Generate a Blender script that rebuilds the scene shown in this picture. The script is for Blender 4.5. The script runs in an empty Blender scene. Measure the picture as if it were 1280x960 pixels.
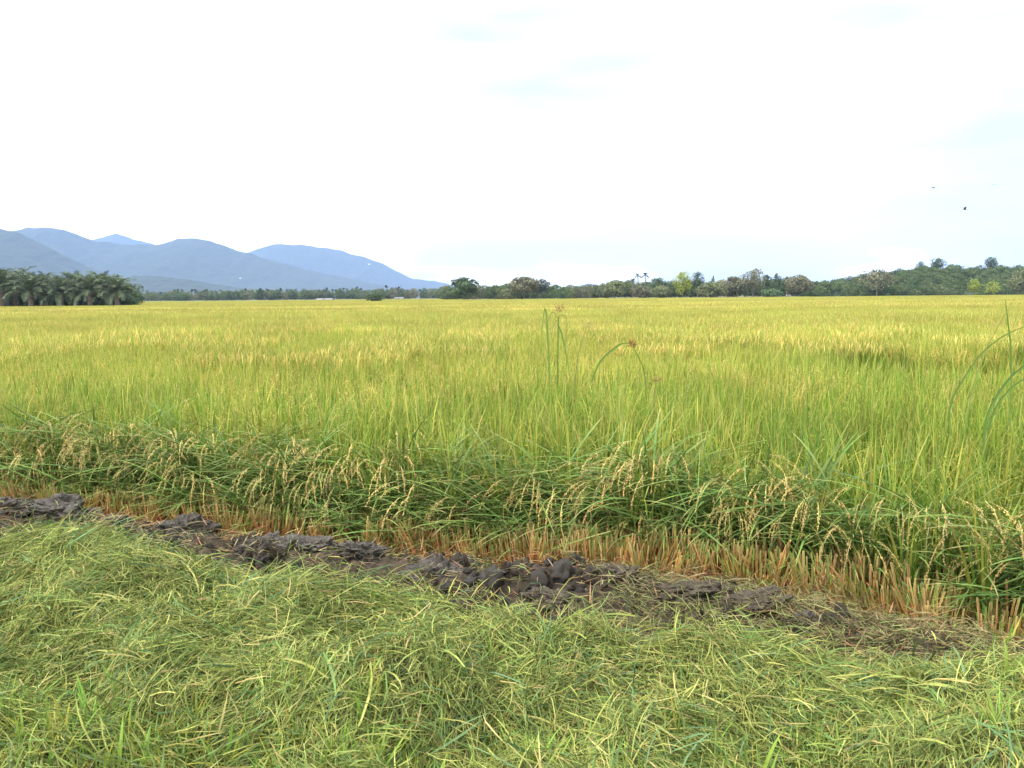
import bpy, math, random
import numpy as np
from mathutils import Vector, Matrix, noise as mnoise

SC = bpy.context.scene
COL = SC.collection
R = math.radians
rng = np.random.default_rng(7)
random.seed(7)

# ------------------------------------------------------------------ camera
F = 1005.0                        # focal length in pixels of a 1280 wide picture
H = 1.7
PHI = math.atan((480 - 371) / F)  # pitch down
RHO = 0.009                       # slight roll
fwd = Vector((0, math.cos(PHI), -math.sin(PHI)))
r0 = Vector((1, 0, 0)); u0 = Vector((0, math.sin(PHI), math.cos(PHI)))
cup = u0 * math.cos(RHO) + r0 * math.sin(RHO)
cri = r0 * math.cos(RHO) - u0 * math.sin(RHO)
cd = bpy.data.cameras.new('camera')
cd.sensor_width = 36.0
cd.lens = 36.0 * F / 1280.0
cd.clip_start = 0.05
cd.clip_end = 40000
cam = bpy.data.objects.new('camera', cd)
COL.objects.link(cam)
m = Matrix((cri, cup, -fwd)).transposed().to_4x4()
m.translation = Vector((0, 0, H))
cam.matrix_world = m
SC.camera = cam

# ------------------------------------------------------------------ sky, sun, exposure
SUN_EL, SUN_AZ = R(52), R(-115)     # azimuth clockwise from +Y (view direction)
w = bpy.data.worlds.new('World'); SC.world = w; w.use_nodes = True
wt = w.node_tree; wt.nodes.clear()
wo = wt.nodes.new('ShaderNodeOutputWorld'); wb = wt.nodes.new('ShaderNodeBackground')
sky = wt.nodes.new('ShaderNodeTexSky'); sky.sky_type = 'NISHITA'; sky.sun_disc = False
sky.sun_elevation = SUN_EL; sky.sun_rotation = SUN_AZ
sky.air_density = 1.0; sky.dust_density = 2.0; sky.ozone_density = 1.0
tc = wt.nodes.new('ShaderNodeTexCoord')
mp = wt.nodes.new('ShaderNodeMapping'); mp.inputs['Scale'].default_value = (1.0, 1.0, 4.5)
mp.inputs['Location'].default_value = (0.0, 0.0, 0.0)
nz = wt.nodes.new('ShaderNodeTexNoise'); nz.inputs['Scale'].default_value = 2.6
nz.inputs['Detail'].default_value = 3.0; nz.inputs['Roughness'].default_value = 0.55
cr = wt.nodes.new('ShaderNodeValToRGB')
cr.color_ramp.elements[0].position = 0.12; cr.color_ramp.elements[0].color = (0.06, 0.06, 0.06, 1)
cr.color_ramp.elements[1].position = 0.47; cr.color_ramp.elements[1].color = (1, 1, 1, 1)
e2 = cr.color_ramp.elements.new(0.37); e2.color = (0.275, 0.275, 0.275, 1)
mx = wt.nodes.new('ShaderNodeMix'); mx.data_type = 'RGBA'
mx.inputs[7].default_value = (11.0, 11.1, 11.2, 1)      # thin bright overcast
wt.links.new(tc.outputs['Generated'], mp.inputs['Vector']); wt.links.new(mp.outputs[0], nz.inputs['Vector'])
dp = wt.nodes.new('ShaderNodeVectorMath'); dp.operation = 'DOT_PRODUCT'; dp.inputs[1].default_value = (0.80, 0.55, 0.24)
wt.links.new(tc.outputs['Generated'], dp.inputs[0])
dm = wt.nodes.new('ShaderNodeMapRange'); dm.inputs[1].default_value = 0.45; dm.inputs[2].default_value = 0.97; dm.inputs[3].default_value = 0.0; dm.inputs[4].default_value = -0.30
wt.links.new(dp.outputs['Value'], dm.inputs[0])
ad = wt.nodes.new('ShaderNodeMath'); ad.operation = 'ADD'; wt.links.new(nz.outputs['Fac'], ad.inputs[0]); wt.links.new(dm.outputs[0], ad.inputs[1])
wt.links.new(ad.outputs[0], cr.inputs[0]); wt.links.new(cr.outputs[0], mx.inputs[0])
wt.links.new(sky.outputs[0], mx.inputs[6]); wt.links.new(mx.outputs[2], wb.inputs[0])
wb.inputs[1].default_value = 0.10
wt.links.new(wb.outputs[0], wo.inputs[0])

sl = bpy.data.lights.new('sun', 'SUN'); sl.energy = 1.5; sl.angle = R(11); sl.color = (1, 0.96, 0.88)
so = bpy.data.objects.new('sun', sl); COL.objects.link(so)
sd = Vector((math.sin(SUN_AZ) * math.cos(SUN_EL), math.cos(SUN_AZ) * math.cos(SUN_EL), math.sin(SUN_EL)))
so.rotation_euler = sd.to_track_quat('Z', 'Y').to_euler(); so.location = (0, 0, 50)

SC.view_settings.view_transform = 'Standard'; SC.view_settings.look = 'None'
SC.view_settings.exposure = 1.58; SC.view_settings.gamma = 1.0
SC.view_settings.use_curve_mapping = False
SC.render.engine = 'CYCLES'
SC.cycles.max_bounces = 4; SC.cycles.diffuse_bounces = 3; SC.cycles.glossy_bounces = 2
SC.cycles.transmission_bounces = 4; SC.cycles.volume_bounces = 1; SC.cycles.transparent_max_bounces = 4
SC.cycles.use_denoising = True

# ------------------------------------------------------------------ helpers
def ray(px, py):
    return fwd + cri * ((px - 640) / F) + cup * ((480 - py) / F)
def at(px, py, d):                 # world point seen at that pixel, d metres ahead
    v = ray(px, py); return Vector((0, 0, H)) + v * (d / v.y)
def ground_at(px, d, z=-0.3):      # ground point in that direction, d metres ahead
    v = ray(px, 371); return Vector((v.x * d / v.y, d, z))
def top_z(px, py, d): return at(px, py, d).z

def mesh(name, verts, faces, cols=None, smooth=False):
    me = bpy.data.meshes.new(name)
    me.from_pydata([tuple(v) for v in verts], [], [tuple(f) for f in faces])
    if cols is not None:
        a = me.color_attributes.new('col', 'FLOAT_COLOR', 'POINT')
        c = np.ones((len(verts), 4), np.float32); c[:, :3] = np.asarray(cols)[:, :3]
        a.data.foreach_set('color', c.ravel())
    if smooth: me.polygons.foreach_set('use_smooth', [True] * len(me.polygons))
    me.update(); return me
def link(o, parent=None, mat=None):
    COL.objects.link(o)
    if parent: o.parent = parent
    if mat and o.data and not o.data.materials: o.data.materials.append(mat)
    return o
def obj(name, me, mat=None, parent=None): return link(bpy.data.objects.new(name, me), parent, mat)
def tag(o, label=None, cat=None, group=None, kind=None):
    if label: o['label'] = label
    if cat: o['category'] = cat
    if group: o['group'] = group
    if kind: o['kind'] = kind
    return o
def empty(name, loc, rz=0.0):
    o = bpy.data.objects.new(name, None); COL.objects.link(o); o.location = loc; o.rotation_euler = (0, 0, rz)
    o.empty_display_size = 0.1; return o

def vnoise(x, y, seed=0):
    x = np.asarray(x, float); y = np.asarray(y, float)
    xi = np.floor(x).astype(np.int64); yi = np.floor(y).astype(np.int64); xf = x - xi; yf = y - yi
    def h(a, b):
        n = (a * 374761393 + b * 668265263 + seed * 974634777) & 0x7fffffff
        n = ((n ^ (n >> 13)) * 1274126177) & 0x7fffffff
        n = ((n ^ (n >> 16)) * 668265263) & 0x7fffffff
        return (n & 0xffff) / 65535.0
    u = xf * xf * (3 - 2 * xf); v = yf * yf * (3 - 2 * yf)
    return (h(xi, yi) * (1 - u) + h(xi + 1, yi) * u) * (1 - v) + (h(xi, yi + 1) * (1 - u) + h(xi + 1, yi + 1) * u) * v
def fbm(x, y, seed=0, oct=4):
    s = 0; a = 0.5; n = 0
    for k in range(oct):
        s = s + a * vnoise(np.asarray(x) * 2 ** k, np.asarray(y) * 2 ** k, seed + k * 17); n += a; a *= 0.5
    return s / n * 2 - 1

# ------------------------------------------------------------------ materials
def foliage(name, transl=0.3, rough=0.55, var=0.25, plot=0.0, satvar=0.1, spec=0.3, attr=True, base=(0.1, 0.1, 0.1), hue=0.015, rnd=False):
    mt = bpy.data.materials.new(name); mt.use_nodes = True; t = mt.node_tree; t.nodes.clear()
    L = t.links.new
    out = t.nodes.new('ShaderNodeOutputMaterial'); mixs = t.nodes.new('ShaderNodeMixShader'); mixs.inputs[0].default_value = transl
    p = t.nodes.new('ShaderNodeBsdfPrincipled'); p.inputs['Roughness'].default_value = rough
    p.inputs['Specular IOR Level'].default_value = spec
    tr = t.nodes.new('ShaderNodeBsdfTranslucent')
    hs = t.nodes.new('ShaderNodeHueSaturation')
    if attr:
        a = t.nodes.new('ShaderNodeAttribute'); a.attribute_name = 'col'; src = a.outputs['Color']
    else:
        rgb = t.nodes.new('ShaderNodeRGB'); rgb.outputs[0].default_value = (*base, 1); src = rgb.outputs[0]
    if rnd:
        oi = t.nodes.new('ShaderNodeAttribute'); oi.attribute_name = 'rnd'; rs = oi.outputs['Fac']
    else:
        oi = t.nodes.new('ShaderNodeObjectInfo'); rs = oi.outputs['Random']
    mr = t.nodes.new('ShaderNodeMapRange'); mr.inputs[3].default_value = 1 - var; mr.inputs[4].default_value = 1 + var
    L(rs, mr.inputs[0])
    wn = t.nodes.new('ShaderNodeTexWhiteNoise'); wn.noise_dimensions = '1D'; L(rs, wn.inputs['W'])
    mh = t.nodes.new('ShaderNodeMapRange'); mh.inputs[3].default_value = 0.5 - hue; mh.inputs[4].default_value = 0.5 + hue
    L(wn.outputs['Value'], mh.inputs[0]); L(mh.outputs[0], hs.inputs['Hue'])
    if plot > 0:
        g = t.nodes.new('ShaderNodeNewGeometry')
        mpp = t.nodes.new('ShaderNodeMapping'); mpp.inputs['Scale'].default_value = (0.012, 0.07, 0.0)
        L(g.outputs['Position'], mpp.inputs['Vector'])
        n = t.nodes.new('ShaderNodeTexNoise'); n.inputs['Scale'].default_value = 1.0; n.inputs['Detail'].default_value = 3
        L(mpp.outputs[0], n.inputs['Vector'])
        m2 = t.nodes.new('ShaderNodeMapRange'); m2.inputs[1].default_value = 0.3; m2.inputs[2].default_value = 0.7
        m2.inputs[3].default_value = 1 - plot; m2.inputs[4].default_value = 1 + plot; L(n.outputs['Fac'], m2.inputs[0])
        mu = t.nodes.new('ShaderNodeMath'); mu.operation = 'MULTIPLY'; L(mr.outputs[0], mu.inputs[0]); L(m2.outputs[0], mu.inputs[1])
        L(mu.outputs[0], hs.inputs['Value'])
    else:
        L(mr.outputs[0], hs.inputs['Value'])
    L(src, hs.inputs['Color'])
    L(hs.outputs[0], p.inputs['Base Color']); L(hs.outputs[0], tr.inputs['Color'])
    L(p.outputs[0], mixs.inputs[1]); L(tr.outputs[0], mixs.inputs[2]); L(mixs.outputs[0], out.inputs[0])
    return mt
def solid(name, c1, c2, scale=5.0, rough=0.8, bump=0.0, bdist=0.02, spec=0.3, detail=6, coord='Object'):
    mt = bpy.data.materials.new(name); mt.use_nodes = True; t = mt.node_tree; L = t.links.new
    p = t.nodes['Principled BSDF']; p.inputs['Roughness'].default_value = rough; p.inputs['Specular IOR Level'].default_value = spec
    tcn = t.nodes.new('ShaderNodeTexCoord')
    n = t.nodes.new('ShaderNodeTexNoise'); n.inputs['Scale'].default_value = scale; n.inputs['Detail'].default_value = detail
    n.inputs['Roughness'].default_value = 0.65
    L(tcn.outputs[coord], n.inputs['Vector'])
    c = t.nodes.new('ShaderNodeValToRGB'); c.color_ramp.elements[0].position = 0.35; c.color_ramp.elements[1].position = 0.65
    c.color_ramp.elements[0].color = (*c1, 1); c.color_ramp.elements[1].color = (*c2, 1)
    L(n.outputs['Fac'], c.inputs[0]); L(c.outputs[0], p.inputs['Base Color'])
    if bump:
        b = t.nodes.new('ShaderNodeBump'); b.inputs['Strength'].default_value = bump; b.inputs['Distance'].default_value = bdist
        L(n.outputs['Fac'], b.inputs['Height']); L(b.outputs[0], p.inputs['Normal'])
    return mt

M_RICE = foliage('rice_leaf', 0.3, 0.6, 0.16, plot=0.17, hue=0.012, spec=.08)
M_LODGE = foliage('lodged_leaf', 0.15, 0.5, 0.25, rnd=True, hue=0.012, spec=0.1)
M_STUB = foliage('stubble_stem', 0.1, 0.6, 0.2, rnd=True, hue=0.012, spec=.08)
M_CUT = foliage('cut_grass_blade', 0.06, 0.55, 0.3, rnd=True, hue=0.014, spec=.08)
M_LIVE = foliage('living_grass_blade', 0.3, 0.5, 0.2, spec=.1)
M_TREE = foliage('tree_leaves', 0.2, 0.6, 0.12, hue=0.006, spec=.1)
M_PALM = foliage('palm_frond', 0.15, 0.5, 0.15, hue=0.008, spec=.15)
M_SEDGE = foliage('sedge_leaf', 0.25, 0.5, 0.1, spec=.12)
M_BARK = solid('bark', (0.10, 0.08, 0.06), (0.2, 0.17, 0.13), 3.0, 0.9)
M_GROUND = solid('field_soil', (0.10, 0.10, 0.035), (0.17, 0.15, 0.05), 0.3, 0.95, coord='Object')
M_BUND = solid('bund_soil', (0.035, 0.04, 0.018), (0.075, 0.075, 0.03), 9.0, 0.95, 0.5)
M_MUD = solid('wet_mud', (0.026, 0.021, 0.016), (0.10, 0.075, 0.05), 14.0, 0.8, 1.0, 0.05, 0.1, 10)
M_CLOD = solid('grey_clay', (0.029, 0.024, 0.018), (0.10, 0.084, 0.063), 34.0, 0.7, 0.9, 0.03, 0.45, 9)
M_CLODB = solid('brown_clay', (0.034, 0.027, 0.019), (0.115, 0.09, 0.055), 34.0, 0.8, 0.9, 0.03, 0.35, 9)
M_MOUNT = solid('forest_slope', (0.014, 0.026, 0.014), (0.035, 0.052, 0.026), 0.02, 0.95, 0.6, 30)
M_HILL = solid('wooded_hill', (0.03, 0.05, 0.02), (0.05, 0.07, 0.03), 0.1, 0.95)
M_WALL = solid('whitewash', (0.2, 0.2, 0.19), (0.3, 0.3, 0.29), 2.0, 0.8)
M_ROOF = solid('zinc_roof', (0.12, 0.12, 0.12), (0.2, 0.2, 0.2), 1.0, 0.5)
M_BIRD = solid('dark_feathers', (0.03, 0.03, 0.035), (0.06, 0.055, 0.05), 20, 0.8)
M_EGRET = solid('white_feathers', (0.7, 0.7, 0.68), (0.8, 0.8, 0.78), 20, 0.8)

# ------------------------------------------------------------------ blade builder
class Blades:
    def __init__(s): s.v = []; s.f = []; s.c = []
    def strip(s, pts, wid, side, c0, c1, ctip=None):
        pts = np.asarray(pts, float); n = len(pts); b = len(s.v)
        side = np.asarray(side, float)
        if side.ndim == 1: side = np.repeat(side[None], n, 0)
        for i in range(n):
            t = i / (n - 1)
            c = np.array(c0) * (1 - t) + np.array(c1) * t
            if ctip is not None and t > 0.75: c = c + (np.array(ctip) - c) * (t - 0.75) / 0.25
            if i == n - 1 and wid[i] < 1e-4:
                s.v.append(pts[i]); s.c.append(c)
            else:
                s.v.append(pts[i] - side[i] * wid[i] / 2); s.v.append(pts[i] + side[i] * wid[i] / 2); s.c += [c, c]
        for i in range(n - 1):
            a = b + 2 * i
            if i == n - 2 and wid[-1] < 1e-4: s.f.append((a, a + 1, a + 2))
            else: s.f.append((a, a + 1, a + 3, a + 2))
    def blade(s, root, az, L, wd, lean, curl, seg, c0, c1, ctip=None, base=0.6, pw=1.0, twist=0.0):
        th = lean; p = np.array(root, float); pts = [p.copy()]; ds = L / seg
        hx, hy = math.cos(az), math.sin(az)
        for i in range(seg):
            tm = (i + 0.5) / seg
            a = th + curl * tm ** pw
            p = p + ds * np.array([math.sin(a) * hx, math.sin(a) * hy, math.cos(a)]); pts.append(p.copy())
        wid = []
        for i in range(seg + 1):
            t = i / seg
            wid.append(wd * (base + (1 - base) * min(1, t / 0.35)) * (1 - max(0, (t - 0.45) / 0.55) ** 1.5))
        wid[-1] = 0
        sx = np.array([-hy, hx, 0.0])
        if twist: sx = sx * math.cos(twist) + np.array([hx * 0.5, hy * 0.5, 0.6]) * math.sin(twist)
        s.strip(pts, wid, sx, c0, c1, ctip)
        return pts
    def grain(s, p, d, L, wd, c):
        d = np.asarray(d, float); d = d / np.linalg.norm(d)
        sd_ = np.cross(d, rng.normal(size=3)); sd_ /= np.linalg.norm(sd_) + 1e-9
        b = len(s.v)
        s.v += [p, p + d * L * 0.45 + sd_ * wd / 2, p + d * L, p + d * L * 0.45 - sd_ * wd / 2]
        s.c += [c] * 4; s.f.append((b, b + 1, b + 2, b + 3))
    def panicle(s, root, az, L, lean, curl, cs, cg, grains=26, gl=0.011, gw=0.0045, stem=0.35, ws=0.003, spread=0.014):
        pts = s.blade(root, az, L, ws, lean, curl, 7, cs, cg, base=1.0, pw=1.3)
        pts = np.array(pts); n = len(pts) - 1
        for g in range(grains):
            t = stem + (1 - stem) * (g + rng.random()) / grains
            k = min(int(t * n), n - 1); fr = t * n - k
            p = pts[k] * (1 - fr) + pts[k + 1] * fr; d = pts[k + 1] - pts[k]; d = d / (np.linalg.norm(d) + 1e-9)
            sp = spread * (1.2 - t)
            p = p + rng.normal(0, sp * 0.6, 3) + np.array([0, 0, -abs(rng.normal(0, sp))])
            d = d + rng.normal(0, 0.35, 3) + np.array([0, 0, -0.5])
            c = np.array(cg) * rng.uniform(0.75, 1.2)
            s.grain(p, d, gl * rng.uniform(0.8, 1.2), gw, c)
    def mesh(s, name, mat):
        me = mesh(name, s.v, s.f, s.c); me.materials.append(mat); return me

def jit(c, a=0.12):
    return np.array(c) * rng.uniform(1 - a, 1 + a) * rng.uniform(1 - a * 0.4, 1 + a * 0.4, 3)

# prototypes live in their own, unlinked collections; stuff objects scatter them with geometry nodes
def proto_coll(name, meshes):
    c = bpy.data.collections.new(name)
    for i, me in enumerate(meshes):
        o = bpy.data.objects.new('%s_%02d' % (name, i), me); c.objects.link(o)
    return c
def scatter(name, coll, pos, rot, scl, idx, label, cat=None, real=False):
    pos = np.asarray(pos, np.float32); n = len(pos)
    me = bpy.data.meshes.new(name); me.vertices.add(n); me.vertices.foreach_set('co', pos.ravel())
    a = me.attributes.new('rot', 'FLOAT_VECTOR', 'POINT'); a.data.foreach_set('vector', np.asarray(rot, np.float32).ravel())
    a = me.attributes.new('scl', 'FLOAT_VECTOR', 'POINT'); a.data.foreach_set('vector', np.asarray(scl, np.float32).ravel())
    a = me.attributes.new('idx', 'INT', 'POINT'); a.data.foreach_set('value', np.asarray(idx, np.int32))
    a = me.attributes.new('rnd', 'FLOAT', 'POINT'); a.data.foreach_set('value', rng.random(n).astype(np.float32))
    me.update()
    o = obj(name, me)
    ng = bpy.data.node_groups.new(name + '_scatter', 'GeometryNodeTree')
    ng.interface.new_socket('Geometry', in_out='INPUT', socket_type='NodeSocketGeometry')
    ng.interface.new_socket('Geometry', in_out='OUTPUT', socket_type='NodeSocketGeometry')
    N = ng.nodes.new; L = ng.links.new
    gi = N('NodeGroupInput'); go = N('NodeGroupOutput'); ip = N('GeometryNodeInstanceOnPoints')
    ci = N('GeometryNodeCollectionInfo'); ci.inputs['Collection'].default_value = coll
    ci.inputs['Separate Children'].default_value = True; ci.inputs['Reset Children'].default_value = True
    def na(nm, ty):
        x = N('GeometryNodeInputNamedAttribute'); x.data_type = ty; x.inputs['Name'].default_value = nm; return x
    ar, asc, ai = na('rot', 'FLOAT_VECTOR'), na('scl', 'FLOAT_VECTOR'), na('idx', 'INT')
    L(gi.outputs[0], ip.inputs['Points']); L(ci.outputs[0], ip.inputs['Instance'])
    ip.inputs['Pick Instance'].default_value = True
    L(ai.outputs[0], ip.inputs['Instance Index']); L(ar.outputs[0], ip.inputs['Rotation']); L(asc.outputs[0], ip.inputs['Scale'])
    if real:
        ri_ = N('GeometryNodeRealizeInstances'); L(ip.outputs[0], ri_.inputs[0]); L(ri_.outputs[0], go.inputs[0])
    else: L(ip.outputs[0], go.inputs[0])
    md = o.modifiers.new('scatter', 'NODES'); md.node_group = ng
    tag(o, label, cat, kind='stuff'); return o

# ------------------------------------------------------------------ layout of the near ground
EX = np.array([-12, -4.78, -3.58, -2.26, -1.15, -0.24, 0.62, 1.4, 1.94, 2.29, 2.69, 6.0, 12.0])
EY = np.array([10.6, 7.25, 6.95, 6.32, 5.88, 5.58, 5.42, 5.04, 4.62, 4.22, 3.74, 2.4, 0.4])
HX = np.array([-12, -3.5, -2.7, -1.87, -1.04, -0.35, 0.15, 0.74, 1.27, 2.18, 6.0, 12.0])
HY = np.array([8.0, 5.35, 5.38, 4.92, 4.57, 4.13, 3.87, 3.65, 3.42, 3.29, 2.2, -0.5]) - np.interp(HX, [-3, -1, .5, 1.3], [.12, .10, .04, -.10])
def Yb(x): return np.interp(x, EX, EY)          # foot of the rice
def Yh(x): return np.interp(x, HX, HY) + 0.07 * fbm(np.asarray(x) * 2.2, np.zeros_like(np.asarray(x, float)), 5)
def sm(a, b, x):
    t = np.clip((x - a) / (b - a), 0, 1); return t * t * (3 - 2 * t)
HOLL = [(0.20, 2.88, .13, .20), (-1.72, 2.98, .22, .16), (-.05, 2.98, .16, .13), (-.75, 3.5, .2, .10), (.95, 2.75, .15, .10)]
def bund_z(x, y):
    x = np.asarray(x, float); y = np.asarray(y, float)
    d = Yh(x) - y                                # >0 on the heap
    mound = 0.03 + (0.24 * fbm(x * 1.1, y * 1.5, 3, 3) + 0.20 * fbm(x * 2.7, y * 3.2, 9, 2)) * (.6 + .4 * sm(.1, .8, d))
    row = 0.04 * np.exp(-((d - 0.45) / 0.35) ** 2) - 0.07 * np.exp(-((d - 1.5 + 0.25 * np.sin(x * 1.3)) / 0.3) ** 2)
    k = sm(-0.28, 0.22, d)
    heap = mound + row
    for (hx_, hy_, hr_, hd_) in HOLL: heap = heap - hd_ * np.exp(-(((x - hx_) / hr_) ** 2 + ((y - hy_) / (hr_ * .8)) ** 2))
    s = y - Yb(x)
    mud = -0.2 + 0.13 * np.exp(-((s + 0.7) / 0.35) ** 2) + 0.13 * fbm(x * 2.6, y * 3.4, 21, 5) + 0.12 * np.abs(fbm(x * 7, y * 9, 33, 4))
    mud = mud * (1 - sm(-0.25, 0.15, s)) + (-0.27 + 0.03 * fbm(x * 5, y * 5, 40, 3)) * sm(-0.25, 0.15, s)
    return heap * k + mud * (1 - k)

# ground sheet to the horizon, and the bund in front
obj('ground', mesh('ground', [(-8500, -2500, -0.34), (8500, -2500, -0.34), (8500, 13500, -0.34), (-8500, 13500, -0.34)], [(0, 1, 2, 3)]), M_GROUND)
tag(bpy.data.objects['ground'], 'flat paddy ground reaching to the mountains', kind='structure')

def grid_obj(name, xs, ys_fn, ny, zfn, mat, label):
    V = []; nx = len(xs)
    for j in range(ny):
        yy = ys_fn(xs, j / (ny - 1)); zz = zfn(xs, yy)
        V.append(np.stack([xs, yy, zz], 1))
    V = np.concatenate(V); Fc = []
    for j in range(ny - 1):
        for i in range(nx - 1):
            a = j * nx + i; Fc.append((a, a + 1, a + nx + 1, a + nx))
    o = obj(name, mesh(name, V, Fc, smooth=True), mat); tag(o, label, kind='structure'); return o
xs = np.linspace(-7, 7, 281); xm = np.linspace(-7, 6, 620)
grid_obj('bund', xs, lambda x, t: -1.5 + (Yh(x) + 0.02 + 1.5) * t, 130, bund_z, M_BUND, 'low earth bund under the cut grass')
grid_obj('mud_bank', xm, lambda x, t: Yh(x) + 0.02 + (Yb(x) + 0.5 - Yh(x) - 0.02) * t, 110, bund_z, M_MUD, 'churned wet mud strip between rice and cut grass')

# ------------------------------------------------------------------ rice prototypes
G0 = (0.09, 0.185, 0.026); G1 = (0.165, 0.28, 0.036); G2 = (0.41, 0.39, 0.07); YP = (0.66, 0.50, 0.15); TAN = (0.50, 0.38, 0.17)
def tuft_near(b, ox=0.0, oy=0.0, sc=1.0, seg=5, ripe=0.0):
    la = rng.uniform(0, 2 * math.pi); ll = abs(rng.normal(0, .07))
    yel = rng.random()
    for i in range(12):
        az = rng.uniform(0, 2 * math.pi); r = rng.uniform(0, 0.05)
        L = rng.uniform(0.62, 1.0) * sc
        lean = abs(rng.normal(0, 0.10)) + ll; curl = abs(rng.normal(0.4, 0.3))
        if rng.random() < .4: az = la + rng.normal(0, .6)
        c0, c1 = jit(G0, .2), jit(G1, .3)
        if rng.random() < .06 + .12 * yel + .3 * ripe: c1 = jit(G2, .2)
        tip = (jit(G2, .2) if rng.random() < .45 + .5 * ripe else jit((.27, .34, .05), .25)) if rng.random() < 0.88 else jit(TAN)
        b.blade((ox + r * math.cos(az), oy + r * math.sin(az), 0), az, L, rng.uniform(0.011, 0.023), lean, curl, seg, c0, c1, tip, pw=2.2, twist=rng.normal(0, .4))
    for i in range(4 + int(4 * ripe)):
        az = rng.uniform(0, 2 * math.pi)
        b.panicle((ox + 0.03 * math.cos(az), oy + 0.03 * math.sin(az), 0.2), az, rng.uniform(0.6, 0.78) * sc, abs(rng.normal(0.06, 0.05)) + ll, rng.uniform(1.0, 2.2),
                  jit((0.27, 0.30, 0.05)), jit(np.array((.36, .37, .07)) * (1 - ripe) + np.array(YP) * ripe, .2), grains=8, stem=0.62, gl=0.022, gw=0.006, ws=0.008)
def near_single(k):
    b = Blades(); tuft_near(b, ripe=.15); return b.mesh('rice_tuft', M_RICE)
def near_patch(k, span=1.0, n=27):
    b = Blades(); g = 5
    for i in range(5):
        for j in range(5):
            tuft_near(b, (i + .5 + rng.uniform(-.45, .45)) * span / g - span / 2, (j + .5 + rng.uniform(-.45, .45)) * span / g - span / 2, rng.uniform(.9, 1.07), ripe=(0, 0, 0, 1, 1, 1)[k])
    return b.mesh('rice_patch', M_RICE)
def tuft_mid(k, span, hills, nl, npn, wd):
    b = Blades()
    for h in range(hills):
        ox, oy = rng.uniform(-span / 2, span / 2, 2)
        hh = rng.uniform(0.88, 1.08)
        for i in range(nl):
            az = rng.uniform(0, 2 * math.pi); L = rng.uniform(0.40, 0.66) * hh
            tip = jit(G2, .2) if rng.random() < 0.8 else jit(TAN)
            b.blade((ox, oy, 0.35), az, L, wd * rng.uniform(0.7, 1.2), abs(rng.normal(0.05, 0.1)), abs(rng.normal(0.35, 0.25)), 3, jit(G1, .2), jit(G1, .25), tip, pw=2)
        for i in range(npn):
            az = rng.uniform(0, 2 * math.pi); c = jit(YP, .2)
            b.blade((ox, oy, 0.5), az, rng.uniform(0.36, 0.47) * hh, wd * 1.3, 0.05, rng.uniform(0.9, 2.0), 4, c, c, pw=1.6)
    return b.mesh('rice_patch', M_RICE)
rice_meshes = [near_single(k) for k in range(8)]
rice_meshes += [near_patch(k) for k in range(6)]
rice_meshes += [tuft_mid(k, 2.06, 115, 8, 4, 0.014) for k in range(5)]
rice_meshes += [tuft_mid(k, 4.1, 150, 5, 6, 0.034) for k in range(4)]
C_RICE = proto_coll('proto_rice', rice_meshes)

def hgap(x, y):     # plot boundary gap seen on the right of the photo
    return (np.abs(y - 14.0 - 0.10 * (x - 7)) < 2.1 + 0.6 * fbm(x, y, 77)) & (x > 5.6 + .8 * fbm(y, x, 78)) & (x < 9.6)
P, Ro, S, I = [], [], [], []
def add_pts(x, y, sc, lo, hi, tilt=0.05, quarter=False):
    n = len(x)
    P.append(np.stack([x, y, np.full(n, -.3)], 1))
    yaw = rng.integers(0, 4, n) * math.pi / 2 if quarter else rng.uniform(0, 2 * math.pi, n)
    Ro.append(np.stack([rng.normal(0, tilt, n), rng.normal(0, tilt, n), yaw], 1))
    S.append(np.stack([np.ones(n)] * 2 + [sc], 1)); I.append(rng.integers(lo, hi, n))
def grid(x0, x1, y0, y1, st, j=.42):
    gx, gy = np.meshgrid(np.arange(x0, x1, st), np.arange(y0, y1, st)); gx = gx.ravel(); gy = gy.ravel()
    return gx + rng.uniform(-j, j, len(gx)) * st, gy + rng.uniform(-j, j, len(gy)) * st
def zone(x, y):     # 0 single tufts, 1 one metre patches, 2 two metre patches, decided on a 2 m lattice
    cx = np.floor(x / 2) * 2 + 1; cy = np.floor(y / 2) * 2 + 1
    smin = np.minimum.reduce([cy + b_ - Yb(cx + a_) for a_ in (-1, 1) for b_ in (-1, 1)])
    hsh = vnoise(cx * .5 + .5, cy * .5 + .5, 123); z = np.where(cy + (hsh - .5) * 16 < 20, 1, 2)
    z = np.where((smin < .65) | ((cx > 3) & (cx < 11) & (cy > 11) & (cy < 17)), 0, z); return z
def hvar(x, y, f=.35, a=.07): return 1.2 + a * fbm(x * f, y * f, 50)
x, y = grid(-16, 16, 2, 24, 0.2)
s = y - Yb(x)
k = (zone(x, y) == 0) & (s > 0.55 + .12 * fbm(x * 2, y * 2, 44)) & (np.abs(x) < 0.75 * y + 2.5) & ~hgap(x, y); x, y, s = x[k], y[k], s[k]
add_pts(x, y, (0.80 + 0.20 * sm(0.55, 1.2, s)) * hvar(x, y) * rng.uniform(.93, 1.07, len(x)), 0, 8, 0.07)
x, y = grid(4, 11, 11, 17, 0.3); k = hgap(x, y); x, y = x[k], y[k]
add_pts(x, y, rng.uniform(.3, .55, len(x)), 0, 8, .2)
x, y = grid(-23.5, 24, 1.5, 30, 1.0, 0); k = (zone(x, y) == 1) & (np.abs(x) < 0.75 * y + 3); x, y = x[k], y[k]
rp = rng.random(len(x)) < sm(7.5, 13.5, y + 2.5 * fbm(x * .3, y * .3, 81))
add_pts(x[~rp], y[~rp], (hvar(x, y) * rng.uniform(.97, 1.03, len(x)))[~rp], 8, 11, 0, True)
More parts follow.
